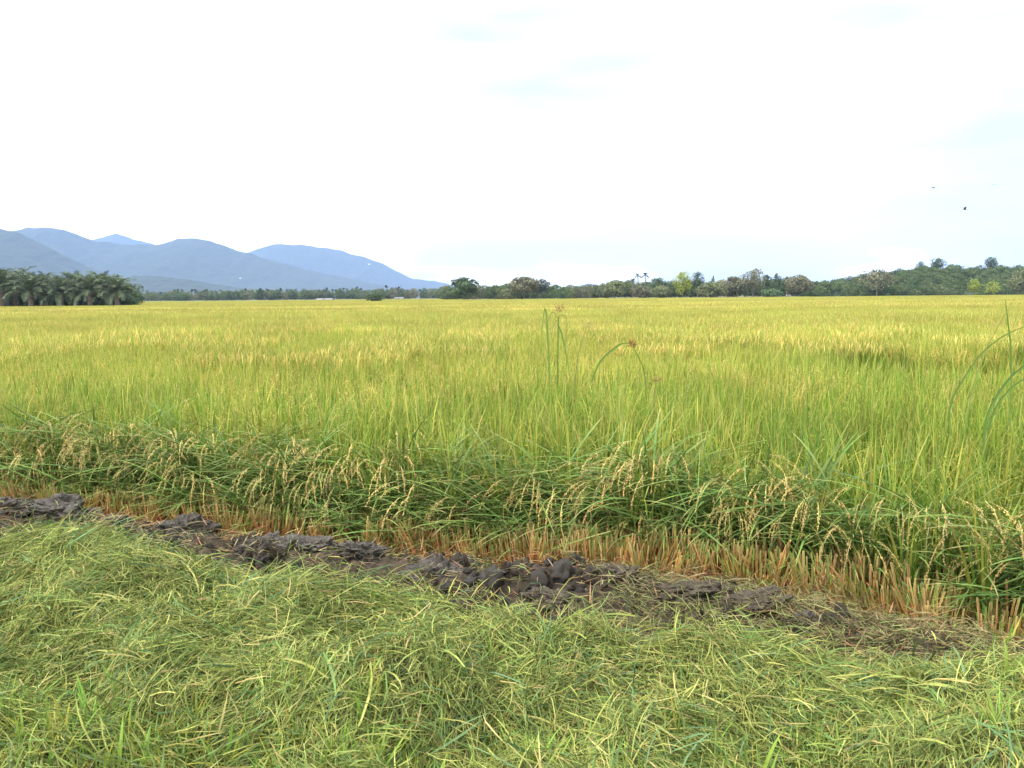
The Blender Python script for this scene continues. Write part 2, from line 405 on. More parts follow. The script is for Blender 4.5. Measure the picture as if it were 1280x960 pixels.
add_pts(x[rp], y[rp], (hvar(x, y) * rng.uniform(.97, 1.03, len(x)))[rp], 11, 14, 0, True)
x, y = grid(-49, 50, 3, 60, 2.0, 0); k = (zone(x, y) == 2) & (np.abs(x) < 0.72 * y + 4); x, y = x[k], y[k]
add_pts(x, y, hvar(x, y, .2, .06) * rng.uniform(.98, 1.03, len(x)), 14, 19, 0, True)
x, y = grid(-420, 420, 62, 590, 4.0, 0)
pxl = 640 + F * x / y
lim = np.where(pxl < 178, 155, np.where(pxl < 575, 585, np.where(pxl < 1010, 335, 300)))
k = (np.abs(x) < 0.72 * y + 8) & (y < lim); x, y = x[k], y[k]
add_pts(x, y, hvar(x, y, .05, .05), 19, 23, 0.0, True)
scatter('rice_field', C_RICE, np.concatenate(P), np.concatenate(Ro), np.concatenate(S), np.concatenate(I),
        'dense ripening rice, green below and yellow on top')

# ------------------------------------------------------------------ lodged rice along the edge
LG0 = (0.085, 0.15, 0.038); LG1 = (0.148, 0.228, 0.05); LG2 = (0.30, 0.32, 0.09)
def lodged(k, pan):
    b = Blades()
    for i in range(11 if not pan else 4):
        az = rng.normal(0, 0.55); L = rng.uniform(0.5, 0.9)
        b.blade((rng.normal(0, .03), rng.normal(0, .04), 0.0), az, L, rng.uniform(0.011, 0.020), rng.uniform(0.35, 1.1), rng.uniform(0.4, 1.4), 6,
                jit(LG0, .2), jit(LG1, .35), jit(LG2, .2) if rng.random() < .7 else jit(TAN), pw=1.2, twist=rng.normal(0, .6))
    if pan:
        az0 = rng.normal(0, .4)
        for i in range(5):
            az = az0 + rng.normal(0, 0.35); cg = jit((0.53, 0.39, 0.145), .28)
            b.panicle((rng.normal(0, .02), rng.normal(0, .03), 0.1), az, rng.uniform(0.42, 0.72), rng.uniform(0.0, 0.4), rng.uniform(2.7, 3.6),
                      jit((0.26, 0.29, 0.08)), cg, grains=50, stem=0.62, gl=0.013, gw=0.0065, ws=0.005, spread=0.014)
    return b.mesh('lodged_tuft', M_LODGE)
def flat_leaves(k):
    b = Blades()
    for i in range(12):
        az = rng.normal(0, 0.4) + (math.pi if rng.random() < .3 else 0); L = rng.uniform(0.45, 0.85)
        b.blade((rng.normal(0, .12), rng.normal(0, .08), rng.uniform(0, .12)), az, L, rng.uniform(0.011, 0.021), rng.uniform(0.8, 1.4), rng.uniform(0.1, .8), 5,
                jit(LG0, .3), jit(LG1, .4), jit(LG2, .25) if rng.random() < .6 else jit(TAN), pw=1.2, twist=rng.normal(0, .8))
    return b.mesh('flattened_leaves', M_LODGE)
C_LOD = proto_coll('proto_lodged', [lodged(k, False) for k in range(6)] + [lodged(k, True) for k in range(6)] + [flat_leaves(k) for k in range(6)])
P, Ro, S, I = [], [], [], []
def add2(x, y, z, yaw, sc, lo, hi, tilt=.1):
    n = len(x); P.append(np.stack([x, y, z], 1))
    Ro.append(np.stack([rng.normal(0, tilt, n), rng.normal(0, tilt, n), yaw], 1))
    S.append(np.stack([sc] * 3, 1)); I.append(rng.integers(lo, hi, n))
x, y = grid(-9.5, 7, 0.5, 12, 0.12); s = y - Yb(x) + .15 * fbm(x * 1.4, y * 0, 61); k = (s > 0.38 + .24 * sm(-.5, 2.0, x)) & (s < 1.08) & (np.abs(x) < 0.75 * y + 1.5)
x, y, s = x[k], y[k], s[k]; n = len(x)
flow = fbm(x * 0.5, y * 0.5, 60) * 2.4
yaw = -math.pi / 2 + flow + rng.normal(0, .6, n)
zb = -0.32 + 0.39 * sm(0.3, 1.1, s)
add2(x, y, zb, yaw, rng.uniform(.72, 1.0, n) * (1 - .32 * sm(.65, 1.0, s)), 0, 6)
q = rng.random(n) < 0.7 * sm(0.42, 0.72, s) * sm(-.6, .2, fbm(x * 1.7, y * 1.7, 62))
add2(x[q], y[q] - 0.04, zb[q] + 0.10, yaw[q] * .6 - .6, rng.uniform(.8, 1.12, q.sum()), 6, 12)
q = (rng.random(n) < 0.75 * (1 - .5 * sm(.7, 1.0, s))) & (s < 1.0)
add2(x[q], y[q] - 0.10, zb[q] + 0.12 + 0.14 * sm(.4, 1.0, s[q]), rng.normal(0.25, .5, q.sum()) + np.where(rng.random(q.sum()) < .4, math.pi, 0), rng.uniform(.7, 1.1, q.sum()), 12, 18, .22)
scatter('lodged_rice', C_LOD, np.concatenate(P), np.concatenate(Ro), np.concatenate(S), np.concatenate(I),
        'lodged rice plants bent over the field edge with hanging tan grain', real=True)

# ------------------------------------------------------------------ stubble
OR = (0.46, 0.145, 0.042); ST = (0.46, 0.36, 0.14); SG = (0.19, 0.27, 0.065)
def stub(k):
    b = Blades()
    kind = rng.random(); la = rng.uniform(0, 6.28); ll = abs(rng.normal(0, .16))
    for i in range(13):
        az = rng.uniform(0, 2 * math.pi); r = abs(rng.normal(0, .032)); L = rng.uniform(0.15, 0.30)
        lean = abs(rng.normal(0.10, 0.10)); p = np.array([r * math.cos(az), r * math.sin(az), 0])
        d = np.array([math.sin(lean) * math.cos(az) + ll * math.cos(la), math.sin(lean) * math.sin(az) + ll * math.sin(la), math.cos(lean)]); d /= np.linalg.norm(d)
        a2 = rng.uniform(0, 2 * math.pi); sd_ = np.array([math.cos(a2), math.sin(a2), 0]); wd = rng.uniform(.007, .012)
        top = jit(ST, .25) if rng.random() < .15 + .6 * kind else jit(SG, .25)
        c0 = jit(OR, .3); cm = c0 * .75 + top * .25
        b.strip([p, p + d * L * .42, p + d * L], [wd, wd, wd * .8], sd_, c0, cm * 2 - c0, top)
        sd2 = np.cross(sd_, d); b.strip([p, p + d * L * .42, p + d * L], [wd, wd, wd * .8], sd2, c0, cm * 2 - c0, top)
    for i in range(6):
        az = rng.uniform(0, 2 * math.pi)
        b.blade((0, 0, 0), az, rng.uniform(.15, .32), .006, rng.uniform(.5, 1.2), rng.uniform(.2, .8), 4, jit(OR, .2), jit(ST, .2))
    return b.mesh('stubble_tuft', M_STUB)
def litter(k):
    b = Blades()
    for i in range(12):
        az = rng.uniform(0, 2 * math.pi); c = jit((.33, .27, .13), .3) if rng.random() < .35 else (jit((.27, .15, .07), .3) if rng.random() < .6 else jit(SG, .2))
        b.blade((rng.normal(0, .1), rng.normal(0, .1), rng.uniform(.0, .03)), az, rng.uniform(.05, .2), rng.uniform(.003, .007), rng.uniform(1.35, 1.65), rng.uniform(-.1, .3), 4, c, c * .9, twist=rng.normal(0, .4))
    return b.mesh('straw_litter', M_STUB)
C_STUB = proto_coll('proto_stub', [stub(k) for k in range(8)] + [litter(k) for k in range(5)])
P, Ro, S, I = [], [], [], []
x, y = grid(-9.5, 7, 0.5, 12, 0.095); s = y - Yb(x) + 0.12 * fbm(x * 2.3, y * 2.3, 66); k = (s > -0.10) & (s < 0.85) & (np.abs(x) < 0.75 * y + 1.5)
k &= rng.random(len(x)) < np.where(s < .3, .75, .95) * sm(-.9, -.1, fbm(x * 3.1, y * 3.1, 68) + np.clip(s - .2, 0, 1))
x, y, s = x[k], y[k], s[k]; n = len(x)
add2(x, y, bund_z(x, y) - 0.01, rng.uniform(0, 6.28, n), rng.uniform(.85, 1.25, n) * (1 + .18 * sm(0, 2, x)), 0, 8, .12)
x, y = grid(-9, 6.5, 0.5, 11, 0.1); k = (y > Yh(x) + .1) & (y < Yb(x) + .3) & (np.abs(x) < 0.75 * y + 1.2)
prob = 0.35 + 0.65 * sm(-.7, 0.1, y - Yb(x)); prob = np.maximum(prob, sm(0.6, 1.6, x) * 1.0)
k &= rng.random(len(x)) < prob; x, y = x[k], y[k]; n = len(x)
add2(x, y, bund_z(x, y) + .01, rng.uniform(0, 6.28, n), rng.uniform(.7, 1.2, n), 8, 13, .15)
scatter('rice_stubble', C_STUB, np.concatenate(P), np.concatenate(Ro), np.concatenate(S), np.concatenate(I),
        'cut rice stubble with orange stem bases above the mud', real=True)

# ------------------------------------------------------------------ cut grass heap
CG = [(0.19, 0.232, 0.058), (0.265, 0.285, 0.072), (0.12, 0.185, 0.05), (0.32, 0.32, 0.09), (0.37, 0.30, 0.12), (0.105, 0.185, 0.08)]
CW = [.30, .27, .20, .12, .06, .05]
def clump(k, n, Lr, wr, dirsd, zt, pal=None, cw=None):
    b = Blades()
    for i in range(n):
        az = rng.normal(0, dirsd) + (math.pi if rng.random() < .35 else 0)
        L = rng.uniform(*Lr); seg = 3 if L < .22 else 4
        p = np.array([rng.normal(0, .10), rng.normal(0, .10), rng.uniform(0, zt)]); p[:2] -= 0.5 * L * np.array([math.cos(az), math.sin(az)]) * .6
        cu = rng.normal(0, 1.1) / seg; el = rng.normal(0.13, .17); pts = [p.copy()]
        dl = (el * 2 + abs(rng.normal(0, .3))) / seg
        for j in range(seg):
            p = p + L / seg * np.array([math.cos(az) * math.cos(el), math.sin(az) * math.cos(el), math.sin(el)]); pts.append(p.copy()); az += cu; el -= dl
        wd = rng.uniform(*wr); tw = rng.uniform(-1.0, 1.0)
        sd_ = np.array([-math.sin(az) * math.cos(tw), math.cos(az) * math.cos(tw), math.sin(tw)])
        c = (pal or CG)[rng.choice(6, p=cw or CW)]
        b.strip(pts, [wd * .6, wd, wd, wd * .8, 0] if seg == 4 else [wd * .7, wd, wd * .85, 0], sd_, jit(c, .2), jit(c, .2))
    return b.mesh('grass_clump', M_CUT)
cl = [clump(k, 72, (.05, .22), (.0026, .0062), .5, .04) for k in range(8)]
cl += [clump(k, 9, (.20, .38), (.006, .011), .6, .03, cw=[.34, .16, .28, .05, .04, .13]) for k in range(4)]
C_CUT = proto_coll('proto_cut', cl)
def heap_points(st, hmin, zoff, lo, hi, szr, tilt, flowamp=1.6):
    x, y = grid(-6, 6, 1.2, 8, st); d = Yh(x) - y
    k = (d > hmin) & (np.abs(x) < 0.7 * y + 0.7); x, y = x[k], y[k]; n = len(x)
    pk = np.ones(n)
    for (hx_, hy_, hr_, hd_) in HOLL: pk -= hd_ * 4.5 * np.exp(-(((x - hx_) / hr_) ** 2 + ((y - hy_) / (hr_ * .8)) ** 2) * 1.6)
    k = rng.random(n) < pk; x, y = x[k], y[k]; n = len(x)
    z = bund_z(x, y); e = .04
    gx = (bund_z(x + e, y) - bund_z(x - e, y)) / (2 * e); gy = (bund_z(x, y + e) - bund_z(x, y - e)) / (2 * e)
    yaw = fbm(x * 1.3, y * 1.3, 70) * math.pi * flowamp + rng.normal(0, .5, n)
    rots = np.zeros((n, 3))
    for i in range(n):
        nrm = Vector((-gx[i], -gy[i], 1)).normalized()
        q = Vector((0, 0, 1)).rotation_difference(nrm).to_matrix() @ Matrix.Rotation(yaw[i], 3, 'Z') @ Matrix.Rotation(rng.normal(0, tilt), 3, 'X') @ Matrix.Rotation(rng.normal(0, tilt), 3, 'Y')
        rots[i] = q.to_euler()
    P.append(np.stack([x, y, z + rng.uniform(*zoff, n)], 1)); Ro.append(rots); S.append(np.stack([rng.uniform(*szr, n)] * 3, 1)); I.append(rng.integers(lo, hi, n))
P, Ro, S, I = [], [], [], []
heap_points(.064, -.10, (-.01, .03), 0, 8, (.75, 1.15), .2)
heap_points(.19, -.08, (.0, .05), 8, 12, (.7, 1.1), .25)
scatter('cut_grass', C_CUT, np.concatenate(P), np.concatenate(Ro), np.concatenate(S), np.concatenate(I),
        'thick layer of freshly cut grass heaped in the foreground', real=True)

DG = [(.10, .085, .045), (.16, .135, .06), (.13, .15, .05), (.21, .17, .08), (.08, .06, .035), (.19, .2, .07)]
C_DEAD = proto_coll('proto_dead', [clump(k, 46, (.04, .16), (.003, .006), 1.2, .03, DG, [.25, .22, .2, .1, .13, .1]) for k in range(5)])
x, y = grid(-6, 5, 1, 9, .075); k = (y > Yh(x) - .02) & (y < Yb(x) + .1) & (np.abs(x) < .72 * y + .8)
k &= rng.random(len(x)) < (.12 + .8 * sm(.2, 1.2, x)) * sm(-.45, .25, fbm(x * 2.4, y * 2.4, 95) + .35 * sm(.6, 1.6, x)); x, y = x[k], y[k]; n = len(x)
scatter('dead_grass', C_DEAD, np.stack([x, y, bund_z(x, y) + rng.uniform(.0, .035, n)], 1), np.stack([rng.normal(0, .25, n), rng.normal(0, .25, n), rng.uniform(0, 6.28, n)], 1),
        np.stack([rng.uniform(.7, 1.2, n)] * 3, 1), rng.integers(0, 5, n), 'brown and olive dead grass strewn over the mud', real=True)

# living grass coming through at the bottom of the picture
def live(k):
    b = Blades()
    for i in range(14):
        az = rng.uniform(0, 6.28); c = jit((.17, .27, .045), .2); yl = jit((.46, .38, .06), .2) if rng.random() < .2 else c * 1.25
        b.blade((rng.normal(0, .03), rng.normal(0, .03), 0), az, rng.uniform(.10, .24), rng.uniform(.006, .012), abs(rng.normal(.25, .25)), abs(rng.normal(.6, .4)), 5, c, yl)
    return b.mesh('grass_tuft', M_LIVE)
C_LIVE = proto_coll('proto_live', [live(k) for k in range(6)])
P, Ro, S, I = [], [], [], []
x, y = grid(-4, 4, 1.0, 4.2, .085); v = fbm(x * .9, y * .9, 90)
pr = sm(3.15, 2.7, y + .35 * v - .12 * np.sin(x * 1.1 - 2.3)) * np.where(x < -.3, .9, .22) + .012
k = rng.random(len(x)) < pr; x, y = x[k], y[k]; n = len(x)
add2(x, y, bund_z(x, y) - .0, rng.uniform(0, 6.28, n), rng.uniform(.6, 1.1, n), 0, 6, .15)
scatter('grass', C_LIVE, np.concatenate(P), np.concatenate(Ro), np.concatenate(S), np.concatenate(I),
        'living green grass sprouting through the cut grass')

# ------------------------------------------------------------------ mud clods
def clod(px, py, wpx, hk, label, brown, seed):
    v = ray(px, py); d = v.y * ((-0.10 - H) / v.z); c = at(px, py, d)
    wm = wpx / F * d * .55
    import bmesh
    bm = bmesh.new(); bmesh.ops.create_icosphere(bm, subdivisions=5, radius=1.0)
    off = Vector((seed * 7.3, seed * 3.1, 1.7))
    for vt in bm.verts:
        p = vt.co.copy()
        n1 = mnoise.fractal(p * 1.6 + off, 1.0, 2.0, 4); n2 = mnoise.ridged_multi_fractal(p * 3.2 + off, 1.0, 2.1, 4, 1.0, 2.0)
        n3 = mnoise.fractal(p * 5.5 + off, .45, 2.3, 6)
        d1 = mnoise.voronoi(p * 2.3 + off)[0]; d2 = mnoise.voronoi(p * 5.5 + off * 2)[0]
        ck = min(1, (d1[1] - d1[0]) * 2.6) * .16 + min(1, (d2[1] - d2[0]) * 2.6) * .09 - .2
        q = p * (1 + .42 * n1 + .05 * (n2 - 1) + .11 * n3 + ck)
        vt.co = Vector((q.x * wm, q.y * wm * .6, q.z * wm * hk * .8))
    me = bpy.data.meshes.new('mud_clod'); bm.to_mesh(me); bm.free()
    o = obj('mud_clod', me, M_CLODB if brown else M_CLOD)
    zz = float(bund_z(c.x, c.y)); o.location = (c.x, c.y, zz + wm * hk * .22); o.rotation_euler = ((seed * .37) % .5 - .25, (seed * .71) % .5 - .25, (seed * 1.7) % 1.0 - .5)
    tag(o, label, 'clod', 'mud clods thrown up beside the rice')
clods = [
    (6, 650, 60, .6, 'dark grey mud clod cut by the left picture edge', 0),
    (80, 645, 85, .55, 'large blue-grey mud clod, second from the left end of the row', 0),
    (140, 660, 55, .5, 'flat grey clod just right of the large blue-grey clod', 0),
    (234, 664, 62, .7, 'upright grey clod standing alone left of the orange stubble', 0),
    (330, 690, 60, .55, 'ragged grey clod at the left end of the long low heap', 0),
    (385, 698, 80, .5, 'broad grey clod in front of the orange stubble', 0),
    (455, 716, 60, .5, 'dark wet clod right of the broad grey clod', 0),
    (540, 728, 75, .5, 'dark clod with straw beside it, below the orange stubble', 0),
    (690, 752, 62, .42, 'low dark clod touching the heap edge in mid picture', 1),
    (768, 728, 66, .5, 'rounded brown clod at the foot of the green stubble', 1),
    (862, 750, 92, .4, 'longest brown clod, lying lengthwise right of centre', 1),
    (945, 768, 70, .38, 'brown clod strewn with straw right of the longest clod', 1),
    (1012, 790, 45, .6, 'small dark clod at the right end of the row', 0)]
for i, a in enumerate(clods): clod(*a, seed=i + 1)

# small crumbs of mud between the clods
def crumb(k):
    import bmesh
    bm = bmesh.new(); bmesh.ops.create_icosphere(bm, subdivisions=3, radius=1.0); off = Vector((k * 5.1, 2, 9))
    for vt in bm.verts:
        p = vt.co.copy(); q = p * (1 + .55 * mnoise.fractal(p * 1.5 + off, .8, 2.0, 5)); vt.co = Vector((q.x, q.y * .8, q.z * .6))
    me = bpy.data.meshes.new('crumb'); bm.to_mesh(me); bm.free(); me.polygons.foreach_set('use_smooth', [True] * len(me.polygons)); me.materials.append((M_CLOD, M_CLODB, M_MUD)[k % 3]); return me
C_CRUMB = proto_coll('proto_crumb', [crumb(k) for k in range(6)])
x, y = grid(-7, 5, 1, 10, .07); s = y - Yb(x); k = (y > Yh(x) + .02) & (s < .12) & (np.abs(x) < .75 * y + 1)
k &= rng.random(len(x)) < .75 * sm(-.35, .35, fbm(x * 2.2, y * 2.2, 88)); x, y = x[k], y[k]; n = len(x)
sz = rng.uniform(.012, .032, n) * (1 + 2.0 * rng.random(n) ** 4) * (1 - .35 * sm(.8, 2, x))
scatter('mud_crumbs', C_CRUMB, np.stack([x, y, bund_z(x, y) + sz * .2], 1), rng.uniform(0, 6.28, (n, 3)), np.stack([sz] * 3, 1), rng.integers(0, 6, n), 'small crumbs of wet mud scattered between the clods')

# ------------------------------------------------------------------ sedges and reeds standing above the rice
def px_strip(pts, d, w0, w1, seg=14, dz=0.0, flat=0.5):
    ctrl = [at(p[0], p[1], d + (p[2] if len(p) > 2 else 0)) for p in pts]
    out = []; n = len(ctrl)
    for i in range(seg + 1):
        t = i / seg * (n - 1); k = min(int(t), n - 2); f = t - k
        p0 = ctrl[max(k - 1, 0)]; p1 = ctrl[k]; p2 = ctrl[k + 1]; p3 = ctrl[min(k + 2, n - 1)]
        out.append(0.5 * ((2 * p1) + (p2 - p0) * f + (2 * p0 - 5 * p1 + 4 * p2 - p3) * f * f + (3 * p1 - p0 - 3 * p2 + p3) * f ** 3))
    return out
def leaf_mesh(name, pts, w0, wm, w1, c0, c1):     # V-folded leaf
    n = len(pts); V = []; Fc = []; C = []
    for i, p in enumerate(pts):
        t = i / (n - 1); wd = (w0 + (wm - w0) * min(1, t * 2.5)) if t < .4 else wm + (w1 - wm) * ((t - .4) / .6) ** 1.3
        tan = (pts[min(i + 1, n - 1)] - pts[max(i - 1, 0)]).normalized()
        sd_ = tan.cross(Vector((.25, 1, .15))).normalized(); nn = tan.cross(sd_).normalized()
        V += [p - sd_ * wd / 2 + nn * wd * .25, p, p + sd_ * wd / 2 + nn * wd * .25]
        c = np.array(c0) * (1 - t) + np.array(c1) * t; C += [c] * 3
        if i: 
            a = 3 * i; Fc += [(a - 3, a - 2, a + 1, a), (a - 2, a - 1, a + 2, a + 1)]
    return mesh(name, V, Fc, C, smooth=True)
def tube_mesh(name, pts, r0_, r1_, c0, c1, ns=6):
    V = []; Fc = []; C = []; n = len(pts)
    for i, p in enumerate(pts):
        t = i / (n - 1); r = r0_ + (r1_ - r0_) * t
        tan = (pts[min(i + 1, n - 1)] - pts[max(i - 1, 0)]).normalized()
        a_ = tan.cross(Vector((.3, 1, .2))).normalized(); b_ = tan.cross(a_).normalized()
        for k in range(ns):
            an = 2 * math.pi * k / ns; V.append(p + (a_ * math.cos(an) + b_ * math.sin(an)) * r); C.append(np.array(c0) * (1 - t) + np.array(c1) * t)
        if i:
            for k in range(ns):
                a = (i - 1) * ns; Fc.append((a + k, a + (k + 1) % ns, a + ns + (k + 1) % ns, a + ns + k))
    return mesh(name, V, Fc, C, smooth=True)
def head_mesh(name, c, rad, n, col_, down=0.0):
    b = Blades(); c = np.array(c)
    for i in range(n):
        d = rng.normal(size=3); d /= np.linalg.norm(d); d[2] += .15 - down; L = rad * rng.uniform(.55, 1.1)
        p = c + d * rad * .15; e = c + d * L
        sd_ = np.cross(d, rng.normal(size=3)); sd_ /= np.linalg.norm(sd_)
        cc = jit(col_, .25); b.strip([p, (p + e) / 2, e], [.003, .007, 0], sd_, cc, cc)
        for g in range(5): b.grain(p + (e - p) * rng.uniform(.4, 1), d + rng.normal(0, .6, 3), .016, .006, cc * rng.uniform(.8, 1.2))
    return mesh(name, b.v, b.f, b.c)
SGR = (.11, .19, .04); SGR2 = (.18, .26, .055); BR = (.30, .17, .07)
def plant(name, label, cat, base, parts, group=None):
    t = empty(name, base); tag(t, label, cat, group)
    for nm, me in parts:
        me.transform(Matrix.Translation(-Vector(base))); obj(nm, me, M_SEDGE, t)
D = 9.4
b0 = at(698, 545, D); b0.z = -.3
root = [(697, 600), (697, 520)]
def rt(dx=0): return b0 + Vector((dx, 0, 0))
def path(pts, d): return px_strip(pts, d, 0, 0, 18)
plant('sedge_plant', 'tall sedge with folded drooping leaves rising highest above the rice', 'sedge', b0, [
    ('stem', tube_mesh('stem', [rt()] + path([(698, 540), (697, 470), (698, 395)], D), .011, .006, SGR, SGR2)),
    ('leaf', leaf_mesh('leaf', [rt(-.04)] + path([(689, 540), (687, 470), (684, 405), (681.5, 386), (679, 400), (676, 428)], D + .05), .018, .024, .005, SGR, SGR2)),
    ('leaf', leaf_mesh('leaf', path([(697, 405), (703, 420), (710, 455), (712, 470)], D - .08), .014, .020, .004, SGR, SGR2)),
    ('leaf', leaf_mesh('leaf', path([(698, 400), (694, 403), (691, 411), (690, 418)], D - .1), .008, .010, .003, SGR2, (.28, .26, .08))),
    ('leaf', leaf_mesh('leaf', path([(697, 398), (691, 390), (686, 398), (684, 404)], D + .1), .008, .010, .003, SGR2, (.28, .26, .08))),
    ('leaf', leaf_mesh('leaf', path([(698, 396), (705, 394), (708.5, 401), (708.5, 428)], D + .08), .006, .007, .003, SGR2, (.30, .24, .08))),
    ('leaf', leaf_mesh('leaf', path([(698, 396), (695, 384), (691, 379)], D), .007, .008, .003, (.30, .24, .08), BR)),
    ('flower_head', head_mesh('flower_head', at(701, 386, D), .075, 26, BR))])
D = 9.6
b1 = at(806, 520, D); b1.z = -.3
plant('sedge_plant', 'sedge with round brown flower head on a leaning stem', 'sedge', b1, [
    ('stem', tube_mesh('stem', [b1] + path([(808, 520), (806, 470), (799, 448), (791, 433)], D), .008, .004, SGR, SGR2)),
    ('leaf', leaf_mesh('leaf', path([(788, 430), (780, 429), (770, 434), (752, 450), (742, 470), (740, 477)], D - .05), .005, .028, .006, SGR2, SGR)),
    ('leaf', leaf_mesh('leaf', path([(791, 433), (799, 430), (806, 433)], D), .005, .006, .002, SGR2, BR)),
    ('flower_head', head_mesh('flower_head', at(790.5, 430, D), .062, 60, (.30, .15, .05)))])
D = 9.2
b2 = at(716, 540, D); b2.z = -.3
plant('sedge_plant', 'thin brownish sedge stalk between the other two sedges', 'sedge', b2, [
    ('stem', tube_mesh('stem', [b2] + path([(716, 520), (721, 455), (728, 425), (734, 408)], D), .006, .003, (.2, .2, .07), (.34, .26, .1))),
    ('flower_head', head_mesh('flower_head', at(735, 407, D), .045, 14, (.38, .27, .12)))])
D = 8.0
b3 = at(815, 560, D); b3.z = -.3
plant('sedge_plant', 'short sedge with small reddish heads low in the rice', 'sedge', b3, [
    ('stem', tube_mesh('stem', [b3] + path([(815, 540), (818, 500), (822, 476)], D), .006, .003, (.2, .22, .07), (.34, .26, .1))),
    ('flower_head', head_mesh('flower_head', at(822, 475, D), .05, 22, (.36, .19, .09)))])
D = 6.5
b4 = at(1190, 570, D); b4.z = -.3
plant('reed_plant', 'long-leaved reed whose crossing blades arch over the rice near the right edge', 'reed', b4, [
    ('leaf', leaf_mesh('leaf', [b4] + path([(1186, 540), (1188, 506), (1203, 476), (1228, 441), (1258, 418), (1290, 405)], D), .014, .017, .005, SGR, SGR2)),
    ('leaf', leaf_mesh('leaf', [b4] + path([(1206, 540), (1214, 494), (1228, 447), (1248, 408), (1269, 372)], D + .1), .010, .012, .003, SGR2, (.26, .27, .08))),
    ('leaf', leaf_mesh('leaf', path([(1262, 540), (1264, 450), (1260, 405), (1256.5, 374)], D + .15), .010, .014, .003, SGR2, SGR))])
D = 5.9
b5 = at(1226, 600, D); b5.z = -.3
plant('reed_plant', 'broad dark green reed leaf bending out of the picture at the right edge', 'reed', b5, [
    ('leaf', leaf_mesh('leaf', [b5] + path([(1229, 560), (1234, 520), (1252, 486), (1275, 461), (1310, 440)], D),   .017, .023, .008, SGR, SGR)),
    ('leaf', leaf_mesh('leaf', [b5] + path([(1232, 560), (1242, 515), (1262, 487), (1284, 472), (1300, 466)], D + .06), .012, .016, .005, SGR, SGR2))])

# single broad leaves lying on the cut grass
def loose_leaf(pts, wd, col_, label, lift=.085):
    P_ = []
    for (px, py) in pts:
        v = ray(px, py); q = Vector((0, 0, H)) + v * ((0.15 - H) / v.z)
        for _ in range(6):
            zz = float(bund_z(q.x, q.y)) + lift; q = Vector((0, 0, H)) + v * ((zz - H) / v.z)
        P_.append(q)
    out = []; n = len(P_)
    for i in range(11):
        t = i / 10 * (n - 1); k_ = min(int(t), n - 2); out.append(P_[k_].lerp(P_[k_ + 1], t - k_) + Vector((0, 0, .02 * math.sin(math.pi * i / 10))))
    base = out[0].copy()
    me = leaf_mesh('cut_leaf', [p - base for p in out], wd * .5, wd, wd * .15, col_, np.array(col_) * 1.1)
    o = obj('cut_leaf', me, M_SEDGE); o.location = base; tag(o, label, 'leaf', 'single leaves lying on the cut grass')
loose_leaf([(276, 848), (296, 890), (314, 930)], .014, (.42, .40, .17), 'pale straw-coloured leaf lying on the cut grass at lower left')
loose_leaf([(1280, 845), (1245, 885), (1222, 940)], .018, (.24, .33, .10), 'broad light green leaf near the lower right corner')
loose_leaf([(1175, 918), (1215, 912), (1250, 905)], .014, (.30, .36, .12), 'short pale leaf crossing the broad leaf at lower right')
loose_leaf([(704, 875), (728, 850), (758, 825)], .013, (.13, .22, .10), 'bluish green leaf lying diagonally below the mid picture heap')
loose_leaf([(688, 902), (714, 922), (745, 935)], .013, (.34, .36, .12), 'yellow-green leaf beside the dark hollow in the cut grass')
loose_leaf([(223, 716), (233, 742), (236, 768)], .012, (.15, .24, .11), 'blue-green leaf hanging down the left mound of cut grass')
loose_leaf([(195, 715), (220, 703), (240, 694)], .010, (.38, .38, .14), 'straw-yellow leaf on the crest of the left mound')
loose_leaf([(975, 820), (1000, 845), (1020, 866)], .010, (.32, .36, .11), 'yellow-green leaf running down the right side of the cut grass')

# ------------------------------------------------------------------ mountains (real ridges kilometres away)
def ridge(name, prof, D, front, back, label, seed, spur=.22):
    pxs = np.array([p[0] for p in prof], float); pys = np.array([p[1] for p in prof], float)
    nx = 420; nv = 50; X = np.linspace(pxs[0], pxs[-1], nx)
    Y = np.interp(X, pxs, pys)
    kern = np.ones(5) / 5; Y = np.convolve(np.pad(Y, 2, 'edge'), kern, 'valid') + 1.6 * fbm(X * .07, X * 0, seed, 5)
    hz = np.array([max(top_z(a, b, D), 2.0) for a, b in zip(X, Y)]); wx = np.array([ray(a, 371).x / ray(a, 371).y * D for a in X])
    V = []; Fc = []
    for j in range(nv):
        v = j / (nv - 1) * 2 - 1                      # -1 front foot, 0 crest, 1 back foot
        dy = v * (front if v < 0 else back)
        prof_ = (1 - abs(v)) ** 1.1
        sp = (np.abs(fbm(wx / 420.0 + 3, np.full(nx, dy / 900.0), seed + 5, 5)) * 2 - .5) * spur * 4 * abs(v) * (1 - abs(v))
        z = hz * np.clip(prof_ + sp * (.6 if v < 0 else .2), 0, 1) - 1.2 * (abs(v) > .99)
        sc = (D + dy) / D
        V.append(np.stack([wx * (1 + (sc - 1) * .3), np.full(nx, D + dy), z - .3], 1))
    V = np.concatenate(V)
    for j in range(nv - 1):
        for i in range(nx - 1):
            a = j * nx + i; Fc.append((a, a + 1, a + nx + 1, a + nx))
    o = obj(name, mesh(name, V, Fc, smooth=True), M_MOUNT); tag(o, label, kind='structure')
ridge('mountain', [(-420, 300), (-300, 262), (-160, 252), (-60, 268), (0, 282), (30, 290), (60, 306), (90, 322), (125, 338), (160, 352), (200, 366), (230, 376)], 3600, 900, 900, 'nearest blue-grey forested mountain slope at the left edge', 11)
ridge('mountain', [(-260, 330), (-120, 300), (0, 292), (40, 284), (70, 283), (90, 287), (120, 299), (160, 304), (200, 304), (225, 298), (245, 296), (268, 300), (290, 309), (330, 320), (380, 335), (430, 346), (480, 356), (530, 366), (580, 375)], 5200, 1300, 1300, 'broad double-humped blue mountain behind the oil palms', 12)
